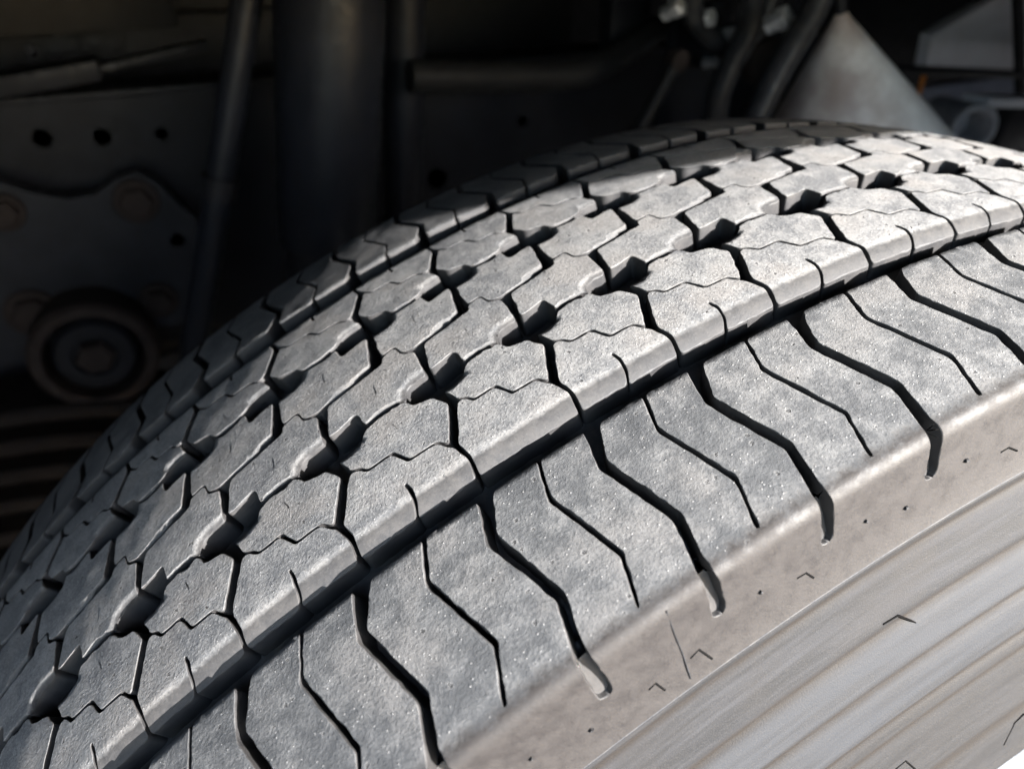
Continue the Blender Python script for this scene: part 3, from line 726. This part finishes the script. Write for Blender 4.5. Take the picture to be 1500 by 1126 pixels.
# ---- hoses, rod and fittings
def hose(name, label, pts, r, mat=M_HOSE, fit=None):
    root = empty(name, Vector(pts[-1])); tag(root, label, "hose")
    bm = bmesh.new(); bm_tube(bm, curve_pts(pts, 10), r); lpart(root, "tube", bm, mat, 60)
    if fit:
        d = (Vector(pts[1]) - Vector(pts[0])).normalized(); q = Vector(fit)
        bm = bmesh.new(); bm_lathe(bm, q, Vector((.3, -.8, .45)), [(-.012, r * .7), (0, r * .7), (.001, r * .9), (.010, r * .9), (.012, r * .6)], 6); lpart(root, "fitting", bm, M_STEEL, 30)
hose("brake_hose", "thick black hose curving down beside the conical shield", [at(1215, -40, .36), at(1190, 18, .36), at(1155, 78, .36), at(1122, 140, .36), at(1092, 210, .36), at(1070, 300, .38)], .013, M_HOSE, at(1141, 31, .39))
hose("air_hose", "black hose hanging left of the thicker one", [at(1105, -40, .46), at(1098, 40, .46), at(1068, 100, .46), at(1050, 160, .46), at(1052, 260, .48)], .013, M_HOSE)
hose("looped_hose", "black looped hose in the top centre behind the tyre", [at(1010, -20, .5), at(1020, 30, .5), at(1062, 66, .5), at(1110, 40, .5), at(1135, -20, .5)], .012, M_HOSE, at(986, 15, .5))
rod = empty("brake_rod", at(930, 205, .48)); tag(rod, "thin brown rod slanting up behind the tyre crown", "rod")
bm = bmesh.new(); bm_tube(bm, [at(912, 235, .48), at(992, 88, .48)], .008); lpart(rod, "rod", bm, M_OLIVE, 60)
bm = bmesh.new(); bm_lathe(bm, at(992, 88, .48), (0, -1, 0), [(-.008, .011), (.008, .011)], 16); lpart(rod, "eye", bm, M_RUST, 40)
gus = empty("gusset_plate", at(1030, 110, .56)); tag(gus, "dark rusty gusset plate behind the hoses", "plate")
lplate(gus, "plate", M_FRAME, [(p.x, p.z) for p in (at(x, y, .56) for x, y in ((1000, -30), (960, 190), (1130, 260), (1190, 100), (1200, -30)))], [circ(at(1070, 20, .56).x, at(1070, 20, .56).z, .012)], .56, .01)
bm = bmesh.new(); bm_lathe(bm, at(1120, 90, .552), (0, -1, 0), [(-.01, .03), (.006, .03), (.010, .025)], 24); lpart(gus, "boss", bm, M_RUST, 30)

# ---- conical shield
tip = at(1232, 18, .40); basec = at(1236, 300, .40)
cone = empty("conical_shield", basec); tag(cone, "pale grey conical metal shield standing behind the tyre", "shield")
ax = (tip - basec).normalized(); Lc = (tip - basec).length; rb = (at(1366, 255, .40) - at(1104, 255, .40)).length / 2
bm = bmesh.new(); bm_lathe(bm, basec, ax, [(-.03, rb * 1.1), (0, rb), (Lc * .97, rb * .06), (Lc, rb * .035)], 64); lpart(cone, "cone", bm, M_CONE, 40)
bm = bmesh.new(); bm_lathe(bm, basec + ax * (Lc * .985), ax, [(0, .006), (.05, .006)], 20); lpart(cone, "stem", bm, M_BLACK, 40)

# ---- things at the right edge
mf = empty("pale_panel", at(1450, 60, .95)); tag(mf, "pale blue-grey panel with slanted end in the top right", "tank")
pg = [(p.x, p.z) for p in (at(x, y, .95) for x, y in ((1355, 102), (1700, 112), (1700, -40), (1520, -40), (1366, 52)))]
lplate(mf, "shell", M_GREY, pg[::-1], [], .95, .03)  # one flat pale sheet
bar = empty("guard_bar", at(1400, 108, .85)); tag(bar, "dark horizontal guard bar under the pale panel", "bar")
bm = bmesh.new(); bm_tube(bm, [at(1285, 101, .85), at(1400, 106, .85), at(1620, 114, .85)], .0095); lpart(bar, "bar", bm, M_BLACK, 60)
bm = bmesh.new(); bm_tube(bm, [at(1490, -40, .85), at(1494, 110, .85), at(1496, 260, .85)], .012); lpart(bar, "post", bm, M_BLACK, 60)
bp = empty("reflector_panel", at(1340, 140, .98)); tag(bp, "blue-grey panel with narrow orange reflector", "panel")
a, b = at(1270, 200, .98), at(1520, 108, .98)
bm = bmesh.new(); bm_box(bm, ((a.x + b.x) / 2, 1.0, (a.z + b.z) / 2), (b.x - a.x, .04, b.z - a.z), .004); lpart(bp, "panel", bm, M_BLUE)
a, b = at(1347, 154, .97), at(1356, 112, .97)
bm = bmesh.new(); bm_box(bm, ((a.x + b.x) / 2, .978, (a.z + b.z) / 2), (abs(b.x - a.x), .008, b.z - a.z), .002); lpart(bp, "reflector", bm, M_ORANGE)
pc = at(1422, 186, .62)
vb = empty("pipe_clamp", pc); tag(vb, "steel pipe end held in a grey clamp block at the right edge", "clamp")
bm = bmesh.new(); bm_lathe(bm, pc, Vector((-.45, -.85, .1)), [(-.12, .040), (.012, .040), (.016, .037), (.016, .030), (.010, .028), (-.06, .027)], 40); lpart(vb, "pipe", bm, M_PIPE, 30)
q = at(1470, 148, .64); bm = bmesh.new(); bm_box(bm, q, (.17, .05, .016), .003, Matrix.Rotation(R_(6), 3, 'Y')); lpart(vb, "top_plate", bm, M_GREY)
q = at(1480, 185, .70); bm = bmesh.new(); bm_box(bm, q, (.12, .05, .09), .006); lpart(vb, "block", bm, M_BLACK)

# ---- small valve block among the hoses
val = empty("air_valve", at(1050, 45, .52)); tag(val, "small dark valve block with bright fittings beside the hoses", "valve")
bm = bmesh.new(); bm_box(bm, at(1046, 40, .53), (.055, .05, .06), .006); bm_box(bm, at(1046, 78, .53), (.035, .04, .03), .004); lpart(val, "block", bm, M_FRAME)
for fx_, fy_, fr_ in ((1030, 28, .008), (1062, 52, .007), (1046, 92, .006)):
    bm = bmesh.new(); bm_lathe(bm, at(fx_, fy_, .50), (.1, -1, .2), [(-.015, fr_), (.004, fr_), (.005, fr_ * 1.25), (.012, fr_ * 1.25), (.014, fr_ * .8)], 6); lpart(val, "fitting", bm, M_STEEL, 30)
